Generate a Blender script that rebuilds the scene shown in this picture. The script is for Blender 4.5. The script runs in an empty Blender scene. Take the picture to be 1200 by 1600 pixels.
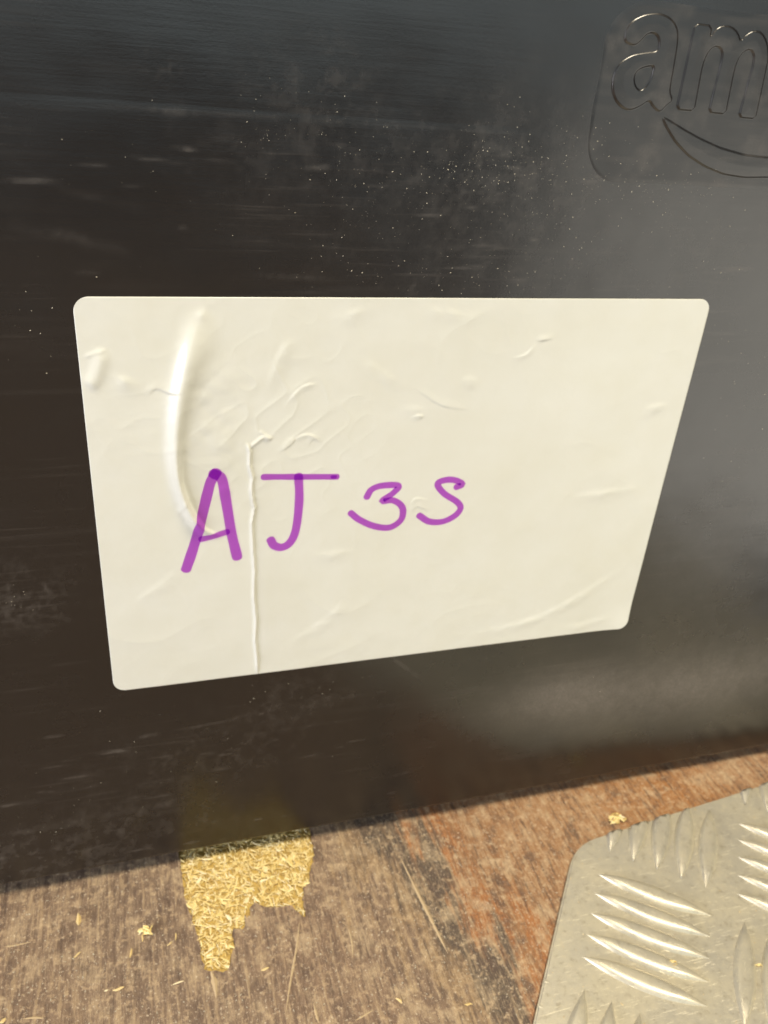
import bpy, bmesh, math, random
import numpy as np
from mathutils import Matrix, Vector

random.seed(7)
rng = np.random.default_rng(11)
S = bpy.context.scene
C = S.collection
R = math.radians

# ------------------------------------------------------------------ camera
SC = 0.1524 / 0.21                      # the label is a 6 x 4 inch sticker
CAM_Y, CAM_Z = -0.24069 * SC, 0.3005 * SC
FPX = 1269.0                            # focal length in photograph pixels (1200 x 1600)
AX = np.array([0.95722817, -0.07025194, 0.28067577])     # world +x seen from the camera
AD = np.array([-0.07368574, 0.87889746, 0.47128513])     # world down
AY = np.array([-0.27979392, -0.4718092, 0.83612884])     # world +y (into the tote)
cam_d = bpy.data.cameras.new("camera")
cam = bpy.data.objects.new("camera", cam_d)
C.objects.link(cam)
cam_d.sensor_fit = 'VERTICAL'
cam_d.sensor_height = 36.0
cam_d.sensor_width = 27.0
cam_d.lens = FPX / 1600 * 36.0
cam_d.clip_start = 0.01
cam_d.clip_end = 50
Rm = np.array([AX, AY, -AD])            # rows: world axes in camera axes (x right, y down, z forward)
right, down, fwd = Rm[:, 0], Rm[:, 1], Rm[:, 2]
M = Matrix(((right[0], -down[0], -fwd[0], 0.0), (right[1], -down[1], -fwd[1], CAM_Y),
            (right[2], -down[2], -fwd[2], CAM_Z), (0, 0, 0, 1)))
q = M.to_quaternion()
cam.rotation_mode = 'QUATERNION'
cam.rotation_quaternion = q
cam.location = (0, CAM_Y, CAM_Z)
cam_d.dof.use_dof = True
cam_d.dof.focus_distance = 0.148
cam_d.dof.aperture_fstop = cam_d.lens / 0.8
S.camera = cam

# ------------------------------------------------------------------ world, lamps, exposure
w = bpy.data.worlds.new("World")
S.world = w
w.use_nodes = True
w.node_tree.nodes["Background"].inputs[0].default_value = (0.50, 0.50, 0.50, 1)
w.node_tree.nodes["Background"].inputs[1].default_value = 0.17


def area(name, loc, target, sx, sy, power, col):
    d = bpy.data.lights.new(name, 'AREA')
    d.shape = 'RECTANGLE'
    d.size, d.size_y, d.energy, d.color = sx, sy, power, col
    o = bpy.data.objects.new(name, d)
    o.location = loc
    o.rotation_euler = (Vector(target) - Vector(loc)).to_track_quat('-Z', 'Y').to_euler()
    C.objects.link(o)
    return o


area("overhead_lamp", (0.24, -0.38, 1.36), (0.08, 0, 0.06), 0.32, 0.32, 22, (1.0, 0.87, 0.65))
area("doorway_light", (0.80, -0.66, -0.06), (0.14, 0, 0.10), 0.66, 0.54, 2.4, (1.0, 0.95, 0.83))
area("side_window_light", (-0.97, -0.42, 0.19), (0.0, 0, 0.17), 0.80, 0.36, 14.5, (0.88, 0.90, 1.0))
area("rear_fill_light", (0.35, -1.75, 0.80), (0.10, 0, 0.22), 2.4, 1.1, 8.5, (0.82, 0.96, 0.97))  # added unseen fill panel behind the camera, brightens the tote's upper reflections
S.view_settings.view_transform = 'Standard'
S.view_settings.look = 'None'
S.view_settings.exposure = 0.0
S.view_settings.gamma = 1.0


# ------------------------------------------------------------------ helpers
def ray(px, py):
    d = np.array([px - 600.0, py - 800.0, FPX])
    return np.array([d @ AX, d @ AY, -(d @ AD)])


def W(px, py):
    """point of the tote's front (y = 0) seen at a photograph pixel -> x, z"""
    r = ray(px, py)
    t = -CAM_Y / r[1]
    return np.array([r[0] * t, CAM_Z + r[2] * t])


def F(px, py, z=0.0):
    """point of the floor at height z seen at a photograph pixel -> x, y"""
    r = ray(px, py)
    t = (z - CAM_Z) / r[2]
    return np.array([r[0] * t, CAM_Y + r[1] * t])


def WL(pts):
    return np.array([W(*p) for p in pts])


def mesh_obj(name, verts, faces, mat=None, parent=None, smooth=True):
    me = bpy.data.meshes.new(name)
    me.from_pydata([tuple(v) for v in verts], [], faces)
    if smooth:
        me.polygons.foreach_set("use_smooth", [True] * len(me.polygons))
    me.update()
    return link(name, me, mat, parent)


def grid_mesh(name, P, mask=None, mat=None, parent=None):
    """P: (n, m, 3) array of points -> quads; mask (n-1, m-1) picks the faces kept"""
    n, m = P.shape[:2]
    idx = np.arange(n * m).reshape(n, m)
    q4 = np.stack([idx[:-1, :-1], idx[:-1, 1:], idx[1:, 1:], idx[1:, :-1]], -1)
    q4 = q4[mask] if mask is not None else q4.reshape(-1, 4)
    used, inv = np.unique(q4, return_inverse=True)
    V = P.reshape(-1, 3)[used]
    Q = inv.reshape(-1, 4).astype(np.int32)
    me = bpy.data.meshes.new(name)
    me.vertices.add(len(V))
    me.vertices.foreach_set("co", V.astype(np.float32).ravel())
    me.loops.add(Q.size)
    me.loops.foreach_set("vertex_index", Q.ravel())
    me.polygons.add(len(Q))
    me.polygons.foreach_set("loop_start", np.arange(0, Q.size, 4, dtype=np.int32))
    me.polygons.foreach_set("use_smooth", np.ones(len(Q), bool))
    me.update(calc_edges=True)
    me.validate()
    o = link(name, me, mat, parent)
    return o, used


def link(name, me, mat=None, parent=None):
    o = bpy.data.objects.new(name, me)
    C.objects.link(o)
    if mat:
        me.materials.append(mat)
    if parent:
        o.parent = parent
    return o


def tag(o, label=None, cat=None, group=None, kind=None):
    for k, v in (("label", label), ("category", cat), ("group", group), ("kind", kind)):
        if v:
            o[k] = v
    return o


def set_attr(me, name, vals):
    a = me.attributes.new(name, 'FLOAT', 'POINT')
    a.data.foreach_set("value", np.asarray(vals, np.float32).ravel())


def vnoise(x, y, scale, seed):
    """smooth value noise in numpy, about -1..1"""
    g = np.random.default_rng(seed).uniform(-1, 1, (64, 64))
    u, v = x * scale, y * scale
    i, j = np.floor(u).astype(int), np.floor(v).astype(int)
    fu, fv = u - i, v - j
    fu, fv = fu * fu * (3 - 2 * fu), fv * fv * (3 - 2 * fv)
    G = lambda a, b: g[a % 64, b % 64]
    return (G(i, j) * (1 - fu) + G(i + 1, j) * fu) * (1 - fv) + (G(i, j + 1) * (1 - fu) + G(i + 1, j + 1) * fu) * fv


def line_dist(X, Y, pts):
    """signed distance to a polyline (sign by side), and the parameter 0..1 along it"""
    best = np.full(X.shape, 1e9)
    sign = np.ones(X.shape)
    par = np.zeros(X.shape)
    n = len(pts) - 1
    for k in range(n):
        a, b = pts[k], pts[k + 1]
        d = b - a
        L = d @ d + 1e-18
        t = np.clip(((X - a[0]) * d[0] + (Y - a[1]) * d[1]) / L, 0, 1)
        ex, ey = X - a[0] - t * d[0], Y - a[1] - t * d[1]
        dist = np.hypot(ex, ey)
        m = dist < best
        best = np.where(m, dist, best)
        sign = np.where(m, np.where(d[0] * ey - d[1] * ex >= 0, 1, -1), sign)
        par = np.where(m, (k + t) / n, par)
    return best * sign, par


def smooth_line(pts, n=8):
    """Catmull-Rom through pts"""
    p = np.array(pts, float)
    p = np.vstack([2 * p[0] - p[1], p, 2 * p[-1] - p[-2]])
    out = []
    for k in range(1, len(p) - 2):
        for t in np.linspace(0, 1, n, endpoint=False):
            out.append(0.5 * (2 * p[k] + (p[k + 1] - p[k - 1]) * t + (2 * p[k - 1] - 5 * p[k] + 4 * p[k + 1] - p[k + 2]) * t * t
                              + (3 * p[k] - p[k - 1] - 3 * p[k + 1] + p[k + 2]) * t ** 3))
    out.append(p[-2])
    return np.array(out)


def inside(X, Y, poly):
    r = np.zeros(X.shape, bool)
    n = len(poly)
    for k in range(n):
        x1, y1 = poly[k]
        x2, y2 = poly[(k + 1) % n]
        if y1 == y2:
            continue
        c = ((y1 > Y) != (y2 > Y)) & (X < (x2 - x1) * (Y - y1) / (y2 - y1) + x1)
        r ^= c
    return r


# ------------------------------------------------------------------ materials
class NT:
    def __init__(s, name):
        s.mat = bpy.data.materials.new(name)
        s.mat.use_nodes = True
        s.t = s.mat.node_tree
        s.b = s.t.nodes["Principled BSDF"]
        s.co = s.n('ShaderNodeTexCoord').outputs['Object']

    def n(s, typ, **kw):
        nd = s.t.nodes.new(typ)
        for k, v in kw.items():
            setattr(nd, k, v)
        return nd

    def put(s, sock, v):
        if hasattr(v, 'is_output'):
            s.t.links.new(v, sock)
        else:
            sock.default_value = v

    def map(s, scale, rot=(0, 0, 0), loc=(0, 0, 0), co=None):
        m = s.n('ShaderNodeMapping')
        s.put(m.inputs['Vector'], co or s.co)
        m.inputs['Scale'].default_value = scale
        m.inputs['Rotation'].default_value = rot
        m.inputs['Location'].default_value = loc
        return m.outputs[0]

    def noise(s, scale, co=None, detail=4, rough=0.55, dist=0.0):
        nd = s.n('ShaderNodeTexNoise')
        s.put(nd.inputs['Vector'], co or s.co)
        nd.inputs['Scale'].default_value = scale
        nd.inputs['Detail'].default_value = detail
        nd.inputs['Roughness'].default_value = rough
        nd.inputs['Distortion'].default_value = dist
        return nd.outputs['Fac']

    def rng(s, v, a, b, c=0.0, d=1.0):
        m = s.n('ShaderNodeMapRange')
        s.put(m.inputs[0], v)
        for i, x in zip((1, 2, 3, 4), (a, b, c, d)):
            m.inputs[i].default_value = x
        return m.outputs[0]

    def math(s, op, a, b=0.0):
        m = s.n('ShaderNodeMath', operation=op)
        s.put(m.inputs[0], a)
        s.put(m.inputs[1], b)
        return m.outputs[0]

    def mix(s, f, a, b):
        m = s.n('ShaderNodeMix', data_type='RGBA')
        s.put(m.inputs[0], f)
        s.put(m.inputs[6], a if hasattr(a, 'is_output') else (*a, 1))
        s.put(m.inputs[7], b if hasattr(b, 'is_output') else (*b, 1))
        return m.outputs[2]

    def attr(s, name):
        return s.n('ShaderNodeAttribute', attribute_name=name).outputs['Fac']

    def bump(s, h, strength, dist, prev=None):
        b = s.n('ShaderNodeBump')
        s.put(b.inputs['Height'], h)
        b.inputs['Strength'].default_value = strength
        b.inputs['Distance'].default_value = dist
        if prev:
            s.put(b.inputs['Normal'], prev)
        return b.outputs[0]

    def out(s, col=None, rough=None, normal=None, metal=None, spec=None):
        for k, v in (('Base Color', col), ('Roughness', rough), ('Normal', normal), ('Metallic', metal), ('Specular IOR Level', spec)):
            if v is not None:
                s.put(s.b.inputs[k], (*v, 1) if isinstance(v, tuple) and len(v) == 3 else v)
        return s.mat


def plastic_material(name, extra):
    m = NT(name)
    sc = m.attr("scuff_glare")
    streak = m.noise(1.0, m.map((35, 35, 900)), 5, 0.6)
    blot = m.noise(22.0, None, 5, 0.6)
    grain = m.noise(1800.0, None, 2, 0.6)
    dust = m.math('MULTIPLY', m.rng(blot, 0.45, 0.62), m.rng(streak, 0.56, 0.72))
    f = m.math('ADD', m.math('MULTIPLY', dust, 0.08), sc)
    f = m.math('MULTIPLY', f, m.rng(grain, 0.3, 0.7, 0.7, 1.3))
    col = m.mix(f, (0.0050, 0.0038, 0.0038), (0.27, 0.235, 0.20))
    rough = m.math('ADD', m.rng(blot, 0.3, 0.7, 0.22 + extra, 0.30 + extra), m.math('MULTIPLY', sc, 0.5))
    nb = m.bump(streak, 0.05, 0.0004)
    nb = m.bump(m.noise(30, None, 2), 0.25, 0.002, nb)
    nb = m.bump(grain, 0.10, 0.0001, nb)
    return m.out(col, rough, nb, spec=0.9)


def paper_material():
    m = NT("label_paper")
    n1 = m.noise(60, None, 4, 0.6)
    n2 = m.noise(1200, None, 3, 0.6)
    col = m.mix(m.rng(n1, 0.35, 0.7), (0.675, 0.67, 0.59), (0.65, 0.64, 0.545))
    nb = m.bump(n2, 0.06, 0.0001)
    nb = m.bump(n1, 0.16, 0.0008, nb)
    return m.out(col, 0.30, nb, spec=0.5)


def ink_material():
    m = NT("purple_marker_ink")
    d = m.attr("density")
    t = m.n('ShaderNodeBsdfTransparent')
    m.put(t.inputs[0], m.mix(d, (0.745, 0.36, 0.875), (0.50, 0.15, 0.71)))
    o = m.t.nodes['Material Output']
    mx = m.n('ShaderNodeMixShader')
    mx.inputs[0].default_value = 0.03
    m.t.links.new(t.outputs[0], mx.inputs[1])
    m.put(m.b.inputs['Base Color'], (0.30, 0.04, 0.42, 1))
    m.b.inputs['Roughness'].default_value = 0.3
    m.t.links.new(m.b.outputs[0], mx.inputs[2])
    m.t.links.new(mx.outputs[0], o.inputs[0])
    return m.mat


def floor_material():
    m = NT("worn_floor_board")
    ang = R(-17)
    g = m.map((1, 1, 1), (0, 0, ang))
    warp = m.noise(14, None, 3, 0.6)
    sx = m.n('ShaderNodeSeparateXYZ')
    m.put(sx.inputs[0], g)
    u0 = m.math('ADD', sx.outputs[0], m.rng(warp, 0.2, 0.8, -0.010, 0.010))
    fine0 = m.noise(1.0, m.map((260, 26, 200), (0, 0, ang)), 5, 0.65)
    mid0 = m.noise(1.0, m.map((110, 30, 60), (0, 0, ang)), 5, 0.7)
    u = m.math('ADD', u0, m.rng(fine0, 0.25, 0.75, -0.009, 0.009))
    u = m.math('ADD', u, m.rng(mid0, 0.25, 0.75, -0.014, 0.014))

    def uu(px, py):
        p = F(px, py)
        return float(p[0] * math.cos(ang) - p[1] * math.sin(ang))
    lo, hi = -0.12, 0.30
    ramp = m.n('ShaderNodeValToRGB')
    m.put(ramp.inputs[0], m.rng(u, lo, hi))
    brown, tan, slate, rust, rustl = (0.238, 0.162, 0.109), (0.335, 0.225, 0.126), (0.097, 0.075, 0.059), (0.393, 0.157, 0.050), (0.393, 0.217, 0.105)
    stops = [(40, 1500, brown), (250, 1460, (0.226, 0.157, 0.109)), (500, 1440, (0.248, 0.164, 0.109)), (595, 1420, brown), (630, 1430, tan), (668, 1440, (0.251, 0.172, 0.105)), (700, 1440, slate), (745, 1440, (0.124, 0.092, 0.068)),
             (775, 1440, (0.282, 0.150, 0.078)), (805, 1440, rust), (850, 1430, (0.313, 0.162, 0.076)), (930, 1290, rustl), (1030, 1240, (0.392, 0.175, 0.058)), (1150, 1200, (0.392, 0.217, 0.111))]
    e = ramp.color_ramp.elements
    while len(e) > 1:
        e.remove(e[-1])
    for k, (px, py, c) in enumerate(stops):
        pos = (uu(px, py) - lo) / (hi - lo)
        if k == 0:
            e[0].position = pos
            e[0].color = (*c, 1)
        else:
            x = e.new(pos)
            x.color = (*c, 1)
    col = ramp.outputs[0]
    streak = m.noise(1.0, m.map((700, 60, 300), (0, 0, R(-10))), 6, 0.7, 0.3)
    fine = m.noise(1.0, m.map((2600, 520, 800), (0, 0, R(-8))), 4, 0.75)
    blot = m.noise(110, None, 8, 0.7)
    mott = m.noise(420, None, 5, 0.7)
    speck = m.noise(1100, None, 3, 0.6)
    col = m.mix(m.math('MULTIPLY', m.rng(blot, 0.51, 0.62), 0.55), col, (0.54, 0.41, 0.26))
    col = m.mix(m.math('MULTIPLY', m.rng(blot, 0.48, 0.36), 0.72), col, (0.13, 0.088, 0.068))
    col = m.mix(m.math('MULTIPLY', m.rng(streak, 0.52, 0.62), 0.50), col, (0.52, 0.38, 0.23))
    col = m.mix(m.math('MULTIPLY', m.rng(streak, 0.48, 0.37), 0.70), col, (0.10, 0.066, 0.050))
    col = m.mix(m.math('MULTIPLY', m.rng(mott, 0.54, 0.62), 0.55), col, (0.58, 0.43, 0.27))
    col = m.mix(m.math('MULTIPLY', m.rng(mott, 0.45, 0.34), 0.50), col, (0.11, 0.076, 0.062))
    col = m.mix(m.math('MULTIPLY', m.rng(fine, 0.55, 0.64), 0.40), col, (0.62, 0.50, 0.36))
    col = m.mix(m.math('MULTIPLY', m.rng(fine, 0.45, 0.34), 0.50), col, (0.11, 0.085, 0.07))
    col = m.mix(m.math('MULTIPLY', m.rng(speck, 0.62, 0.68), 0.65), col, (0.76, 0.64, 0.48))
    nb = m.bump(fine, 0.5, 0.0004)
    nb = m.bump(streak, 0.5, 0.0006, nb)
    nb = m.bump(mott, 0.4, 0.0005, nb)
    return m.out(col, m.rng(blot, 0.3, 0.7, 0.42, 0.62), nb, spec=0.4)


def chip_material(name, base, var):
    m = NT(name)
    oi = m.n('ShaderNodeObjectInfo').outputs['Random']
    isl = m.n('ShaderNodeNewGeometry').outputs['Random Per Island']
    r = m.math('FRACT', m.math('ADD', m.math('MULTIPLY', isl, 7.3), m.math('MULTIPLY', oi, 3.1)))
    f = m.noise(1.0, m.map((300, 2500, 2500)), 3, 0.6)
    col = m.mix(r, base, var)
    col = m.mix(m.math('MULTIPLY', m.math('GREATER_THAN', r, 0.88), 0.7), col, (0.40, 0.24, 0.06))
    col = m.mix(m.math('MULTIPLY', m.math('LESS_THAN', r, 0.16), 0.6), col, (0.90, 0.82, 0.58))
    col = m.mix(m.math('MULTIPLY', m.rng(f, 0.5, 0.7), 0.35), col, (0.36, 0.19, 0.04))
    return m.out(col, 0.6, m.bump(f, 0.3, 0.00015))


def alu_material():
    m = NT("worn_aluminium")
    oi = m.n('ShaderNodeObjectInfo').outputs['Random']
    va = m.n('ShaderNodeVectorMath', operation='ADD')
    cb = m.n('ShaderNodeCombineXYZ')
    m.put(cb.inputs[0], m.math('MULTIPLY', oi, 3.0))
    m.put(cb.inputs[1], m.math('MULTIPLY', oi, 1.7))
    m.put(va.inputs[0], m.co)
    m.put(va.inputs[1], cb.outputs[0])
    m.co = va.outputs[0]
    n1 = m.noise(60, None, 6, 0.65)
    n2 = m.noise(420, None, 6, 0.75)
    n3 = m.noise(1500, None, 3, 0.6)
    col = m.mix(m.rng(n1, 0.38, 0.62), (0.60, 0.565, 0.47), (0.64, 0.59, 0.455))
    col = m.mix(m.math('MULTIPLY', m.rng(n2, 0.53, 0.68), 0.4), col, (0.74, 0.66, 0.47))
    col = m.mix(m.math('MULTIPLY', m.rng(n2, 0.45, 0.33), 0.5), col, (0.40, 0.34, 0.23))
    col = m.mix(m.math('MULTIPLY', m.rng(n3, 0.63, 0.70), 0.6), col, (0.88, 0.82, 0.60))
    scr = None
    for k, (a, sx) in enumerate(((38, 110), (-28, 130), (75, 150), (-58, 140), (8, 120))):
        g = m.noise(1.0, m.map((sx, 3600, 900), (0, 0, R(a)), (0.3 * k, 0.7 * k, 0)), 2, 0.5)
        g = m.rng(g, 0.715, 0.74)
        scr = g if scr is None else m.math('MAXIMUM', scr, g)
    col = m.mix(m.math('MULTIPLY', scr, 0.9), col, (0.95, 0.89, 0.70))
    nb = m.bump(n2, 0.12, 0.0003)
    nb = m.bump(scr, 0.25, 0.0002, nb)
    return m.out(col, m.rng(n2, 0.3, 0.7, 0.34, 0.46), nb, metal=m.rng(n1, 0.3, 0.7, 0.56, 0.40))


def plain(name, col, rough):
    m = NT(name)
    f = m.noise(900, None, 3)
    return m.out(m.mix(f, tuple(c * 0.8 for c in col), col), rough)


PLASTIC, LOGO, PAPER, INK, FLOOR, ALU = plastic_material("black_plastic", 0.0), plastic_material("matt_black_plastic", 0.08), paper_material(), ink_material(), floor_material(), alu_material()
CHIP = chip_material("raw_wood_chip", (0.95, 0.82, 0.44), (0.76, 0.57, 0.19))
CHIPBASE = chip_material("raw_chipboard", (0.56, 0.40, 0.12), (0.60, 0.43, 0.13))
SLIVER = chip_material("pale_wood_sliver", (0.74, 0.58, 0.30), (0.66, 0.47, 0.18))
DUST = plain("pale_dust", (0.62, 0.57, 0.44), 0.8)

# ------------------------------------------------------------------ floor, with the patch where its skin has come off
zp = [(60, 120), (1020, -40), (1045, 60), (1060, 180), (1055, 260), (1035, 340), (1025, 430), (985, 440), (980, 520), (1010, 660), (985, 662), (940, 600), (900, 570), (820, 592), (740, 585), (680, 570), (640, 550),
      (610, 590), (600, 650), (570, 655), (550, 750), (480, 745), (490, 860), (470, 930), (455, 1040), (410, 1052), (360, 1040), (310, 1046), (275, 1030), (240, 860), (200, 720), (160, 600), (125, 470), (105, 285)]
patch0 = np.array([F(260 + a * 0.21667, 1290 + b * 0.21667) for a, b in zp])
patch = []
for k in range(len(patch0)):
    a, b = patch0[k], patch0[(k + 1) % len(patch0)]
    n = max(1, int(np.linalg.norm(b - a) / 0.0012))
    for j in range(n):
        j2 = 0.00022 if k > 1 else 0
        patch.append(a + (b - a) * j / n + rng.normal(0, j2, 2))
patch = np.array(patch)
TH = 0.0008
from mathutils.geometry import delaunay_2d_cdt
FR = ((-1.4, -2.4), (0.27, -2.4), (0.27, 0.9), (-1.4, 0.9))
npat = len(patch)
pool2 = [Vector(p) for p in FR] + [Vector(p) for p in patch]
eds = [(k, (k + 1) % 4) for k in range(4)] + [(4 + k, 4 + (k + 1) % npat) for k in range(npat)]
cv, ce, cf, *_r = delaunay_2d_cdt(pool2, eds, [], 0, 1e-7)
V = [(p[0], p[1], 0.0) for p in cv]
Fc = []
for f in cf:
    c = sum((Vector(cv[i]) for i in f), Vector((0, 0))) / 3
    if not inside(np.array([c[0]]), np.array([c[1]]), patch)[0]:
        Fc.append(tuple(f))
b = len(V)
V += [(p[0], p[1], 0.0) for p in patch] + [(p[0], p[1], -TH) for p in patch]
Fc += [(b + k, b + (k + 1) % npat, b + npat + (k + 1) % npat, b + npat + k) for k in range(npat)]
me = bpy.data.meshes.new("floor")
b = len(V)                                # the board's cut edge at the sill
V += [(x, y, z_) for x, y in FR for z_ in (0.0, -0.02)]
Fc += [(b + 2 * k, b + 2 * k + 1, b + 2 * ((k + 1) % 4) + 1, b + 2 * ((k + 1) % 4)) for k in range(4)]
me.from_pydata(V, [], Fc)
me.update()
floor = tag(link("floor", me, FLOOR), "worn brown coated wooden floor with grain, grey and rusty stains", kind="structure")

plo, phi = patch.min(0) - 0.002, patch.max(0) + 0.002
me = bpy.data.meshes.new("chipboard_patch")
me.from_pydata([(plo[0], plo[1], -TH), (phi[0], plo[1], -TH), (phi[0], phi[1], -TH), (plo[0], phi[1], -TH)], [], [(0, 1, 2, 3)])
chip = link("chipboard_patch", me, CHIPBASE, floor)
chip["label"] = "patch of bare yellow chipboard where the brown coating has torn off"


def flake_geo(L, Wd, T, bend, seed):
    """a bent, tapered splinter of wood: 4 stations, closed section"""
    r = random.Random(seed)
    v, f = [], []
    ts = (0, 0.3, 0.7, 1)
    for k, t in enumerate(ts):
        x = (t - 0.5) * L
        wd = Wd * (0.35 if k in (0, 3) else 1) * r.uniform(0.7, 1.1) / 2
        z = bend * (1 - (2 * t - 1) ** 2) * L
        yo = r.uniform(-0.2, 0.2) * Wd
        v += [(x, yo - wd, z), (x, yo, z + T), (x, yo + wd, z), (x, yo, z - T * 0.3)]
    for k in range(3):
        for j in range(4):
            a, b = 4 * k + j, 4 * k + (j + 1) % 4
            f.append((a, b, b + 4, a + 4))
    f += [(3, 2, 1, 0), (12, 13, 14, 15)]
    return v, f


def scatter_in(poly, n, margin=0.0):
    lo, hi = poly.min(0), poly.max(0)
    out = []
    while len(out) < n:
        p = rng.uniform(lo, hi, (n * 2, 2))
        ok = inside(p[:, 0], p[:, 1], poly)
        if margin:
            d, _ = line_dist(p[:, 0], p[:, 1], np.vstack([poly, poly[:1]]))
            ok &= np.abs(d) > margin
        out += list(p[ok])
    return out[:n]


fl = []
for k in range(18):
    v, f = flake_geo(min(0.0085, 0.0026 * random.lognormvariate(0, 0.4)), min(0.0016, 0.00046 * random.lognormvariate(0, 0.45)), 0.00016, random.uniform(0, 0.03), k)
    m2 = bpy.data.meshes.new("wood_flake")
    m2.from_pydata(v, [], f)
    m2.materials.append(CHIP)
    fl.append(m2)
vis_patch = patch[patch[:, 1] < 0.003]
pool = [p for p in scatter_in(patch, 900, 0.0011) if p[1] < 0.002][:290]
for p in pool:
    o = bpy.data.objects.new("wood_flake", random.choice(fl))
    C.objects.link(o)
    o.parent = chip
    a = random.gauss(R(100), R(38)) if random.random() < 0.5 else random.uniform(0, math.pi)
    o.location = (p[0], p[1], -TH + random.uniform(0.00015, 0.0006))
    o.rotation_euler = (random.gauss(0, 0.2), random.gauss(0, 0.05), a)
V, Fc = [], []
for p in scatter_in(patch, 1900, 0.0004):
    v, f = flake_geo(0.0019 * random.lognormvariate(0, 0.4), 0.00033 * random.lognormvariate(0, 0.5), 0.00014, random.uniform(0, 0.05), random.random())
    Mx = Matrix.Translation((p[0], p[1], -TH + random.uniform(0.0001, 0.0008))) @ Matrix.Rotation(random.uniform(0, 6.3), 4, 'Z') @ Matrix.Rotation(random.gauss(0, 0.12), 4, 'Y')
    b = len(V)
    V += [tuple(Mx @ Vector(q)) for q in v]
    Fc += [tuple(i + b for i in q) for q in f]
tag(mesh_obj("wood_fibres", V, Fc, CHIP, chip, False), kind="stuff")

# pale scratches and a strip of bared fibre running from the patch with the grain
def floor_mark(pts, wd, mat):
    L = smooth_line([F(*p) for p in pts], 8)
    V, Fc = [], []
    n = len(L)
    for k, p in enumerate(L):
        d = L[min(k + 1, n - 1)] - L[max(k - 1, 0)]
        d = d / np.linalg.norm(d)
        w2 = wd * math.sin(math.pi * (0.06 + 0.88 * k / (n - 1))) * random.uniform(0.5, 1.1) / 2
        V += [(p[0] - d[1] * w2, p[1] + d[0] * w2, 0.00003), (p[0], p[1], 0.00003 + wd * 0.12), (p[0] + d[1] * w2, p[1] - d[0] * w2, 0.00003)]
    for k in range(n - 1):
        a = 3 * k
        Fc += [(a, a + 1, a + 4, a + 3), (a + 1, a + 2, a + 5, a + 4)]
    o = mesh_obj("scratch_mark", V, Fc, mat, floor, False)
    o["label"] = "pale scratch along the grain"


MARK = plain("bared_fibre", (0.56, 0.42, 0.25), 0.7)
floor_mark([(468, 1440), (464, 1475), (458, 1510), (452, 1545), (447, 1580)], 0.0007, MARK)
floor_mark([(330, 1518), (335, 1535), (338, 1560)], 0.0016, MARK)
floor_mark([(545, 1452), (550, 1475), (551, 1497)], 0.0006, MARK)
floor_mark([(490, 1568), (494, 1585), (498, 1598)], 0.0009, MARK)
floor_mark([(555, 1595), (570, 1586), (582, 1579)], 0.0006, MARK)
floor_mark([(628, 1345), (655, 1400), (680, 1450), (700, 1490)], 0.0011, MARK)
floor_mark([(5, 1480), (25, 1477), (48, 1472)], 0.0006, MARK)
floor_mark([(36, 1592), (55, 1590), (68, 1591)], 0.0007, MARK)

# ------------------------------------------------------------------ tote
X0, X1, YB, RC, TOP, GAP = -0.14, 0.46, 0.40, 0.03, 0.31, 0.0060
tote = bpy.data.objects.new("storage_tote", None)
tote.location = ((X0 + X1) / 2, YB / 2, 0)
C.objects.link(tote)
tag(tote, "large black plastic tote with moulded logo standing on the worn wooden floor", "tote")
tloc = Vector(tote.location)
Z_STEP = CAM_Z - 0.0118 * SC
LOGO_X1 = 0.2455
# profile: inset of the outline (positive = inwards) against height
prof = [(0.020, 0.0001), (0.0155, 0.0001), (0.0145, 0.0008), (0.0140, GAP - 0.0006), (0.0130, GAP), (0.0021, GAP)]
for a in np.linspace(90, 0, 8)[1:]:
    prof.append((0.0014 - 0.0014 * math.sin(R(90 - a)), GAP + 0.0014 - 0.0014 * math.cos(R(90 - a))))
z = GAP + 0.0018
while z < Z_STEP - 0.0008:
    prof.append((0.0, z))
    z += 0.0005
for d, zz in ((0.0, -0.0006), (0.00001, 0.0), (0.00003, 0.0007), (0.00004, 0.0011)):
    prof.append((d, Z_STEP + zz))
z = Z_STEP + 0.0012
while z < 0.245:
    prof.append((0.00004, z))
    z += 0.0005
prof += [(0.0003, 0.28), (0.0, 0.2875), (-0.006, 0.288), (-0.007, 0.29), (-0.007, TOP - 0.001), (-0.006, TOP), (0.002, TOP), (0.003, TOP - 0.001), (0.0035, 0.2), (0.006, 0.012), (0.03, 0.008)]
path, nrm = [], []
xs = np.concatenate([np.linspace(X0 + RC, -0.065, 6)[:-1], np.arange(-0.065, 0.245, 0.0005), np.linspace(0.245, X1 - RC, 8)[1:]])
for x in xs:
    path.append((x, 0.0)); nrm.append((0, 1))
for cx, cy, a0 in ((X1 - RC, RC, -90), (X1 - RC, YB - RC, 0), (X0 + RC, YB - RC, 90), (X0 + RC, RC, 180)):
    for a in np.linspace(a0, a0 + 90, 9)[(1 if a0 == -90 else 0):(-1 if a0 == 180 else None)]:
        path.append((cx + RC * math.cos(R(a)), cy + RC * math.sin(R(a))))
        nrm.append((-math.cos(R(a)), -math.sin(R(a))))
path.append(path[0]); nrm.append(nrm[0])
path, nrm, prof = np.array(path), np.array(nrm), np.array(prof)
P = np.zeros((len(prof), len(path), 3))
P[:, :, 0] = path[None, :, 0] + nrm[None, :, 0] * prof[:, None, 0]
P[:, :, 1] = path[None, :, 1] + nrm[None, :, 1] * prof[:, None, 0]
P[:, :, 2] = prof[:, None, 1]
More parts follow.
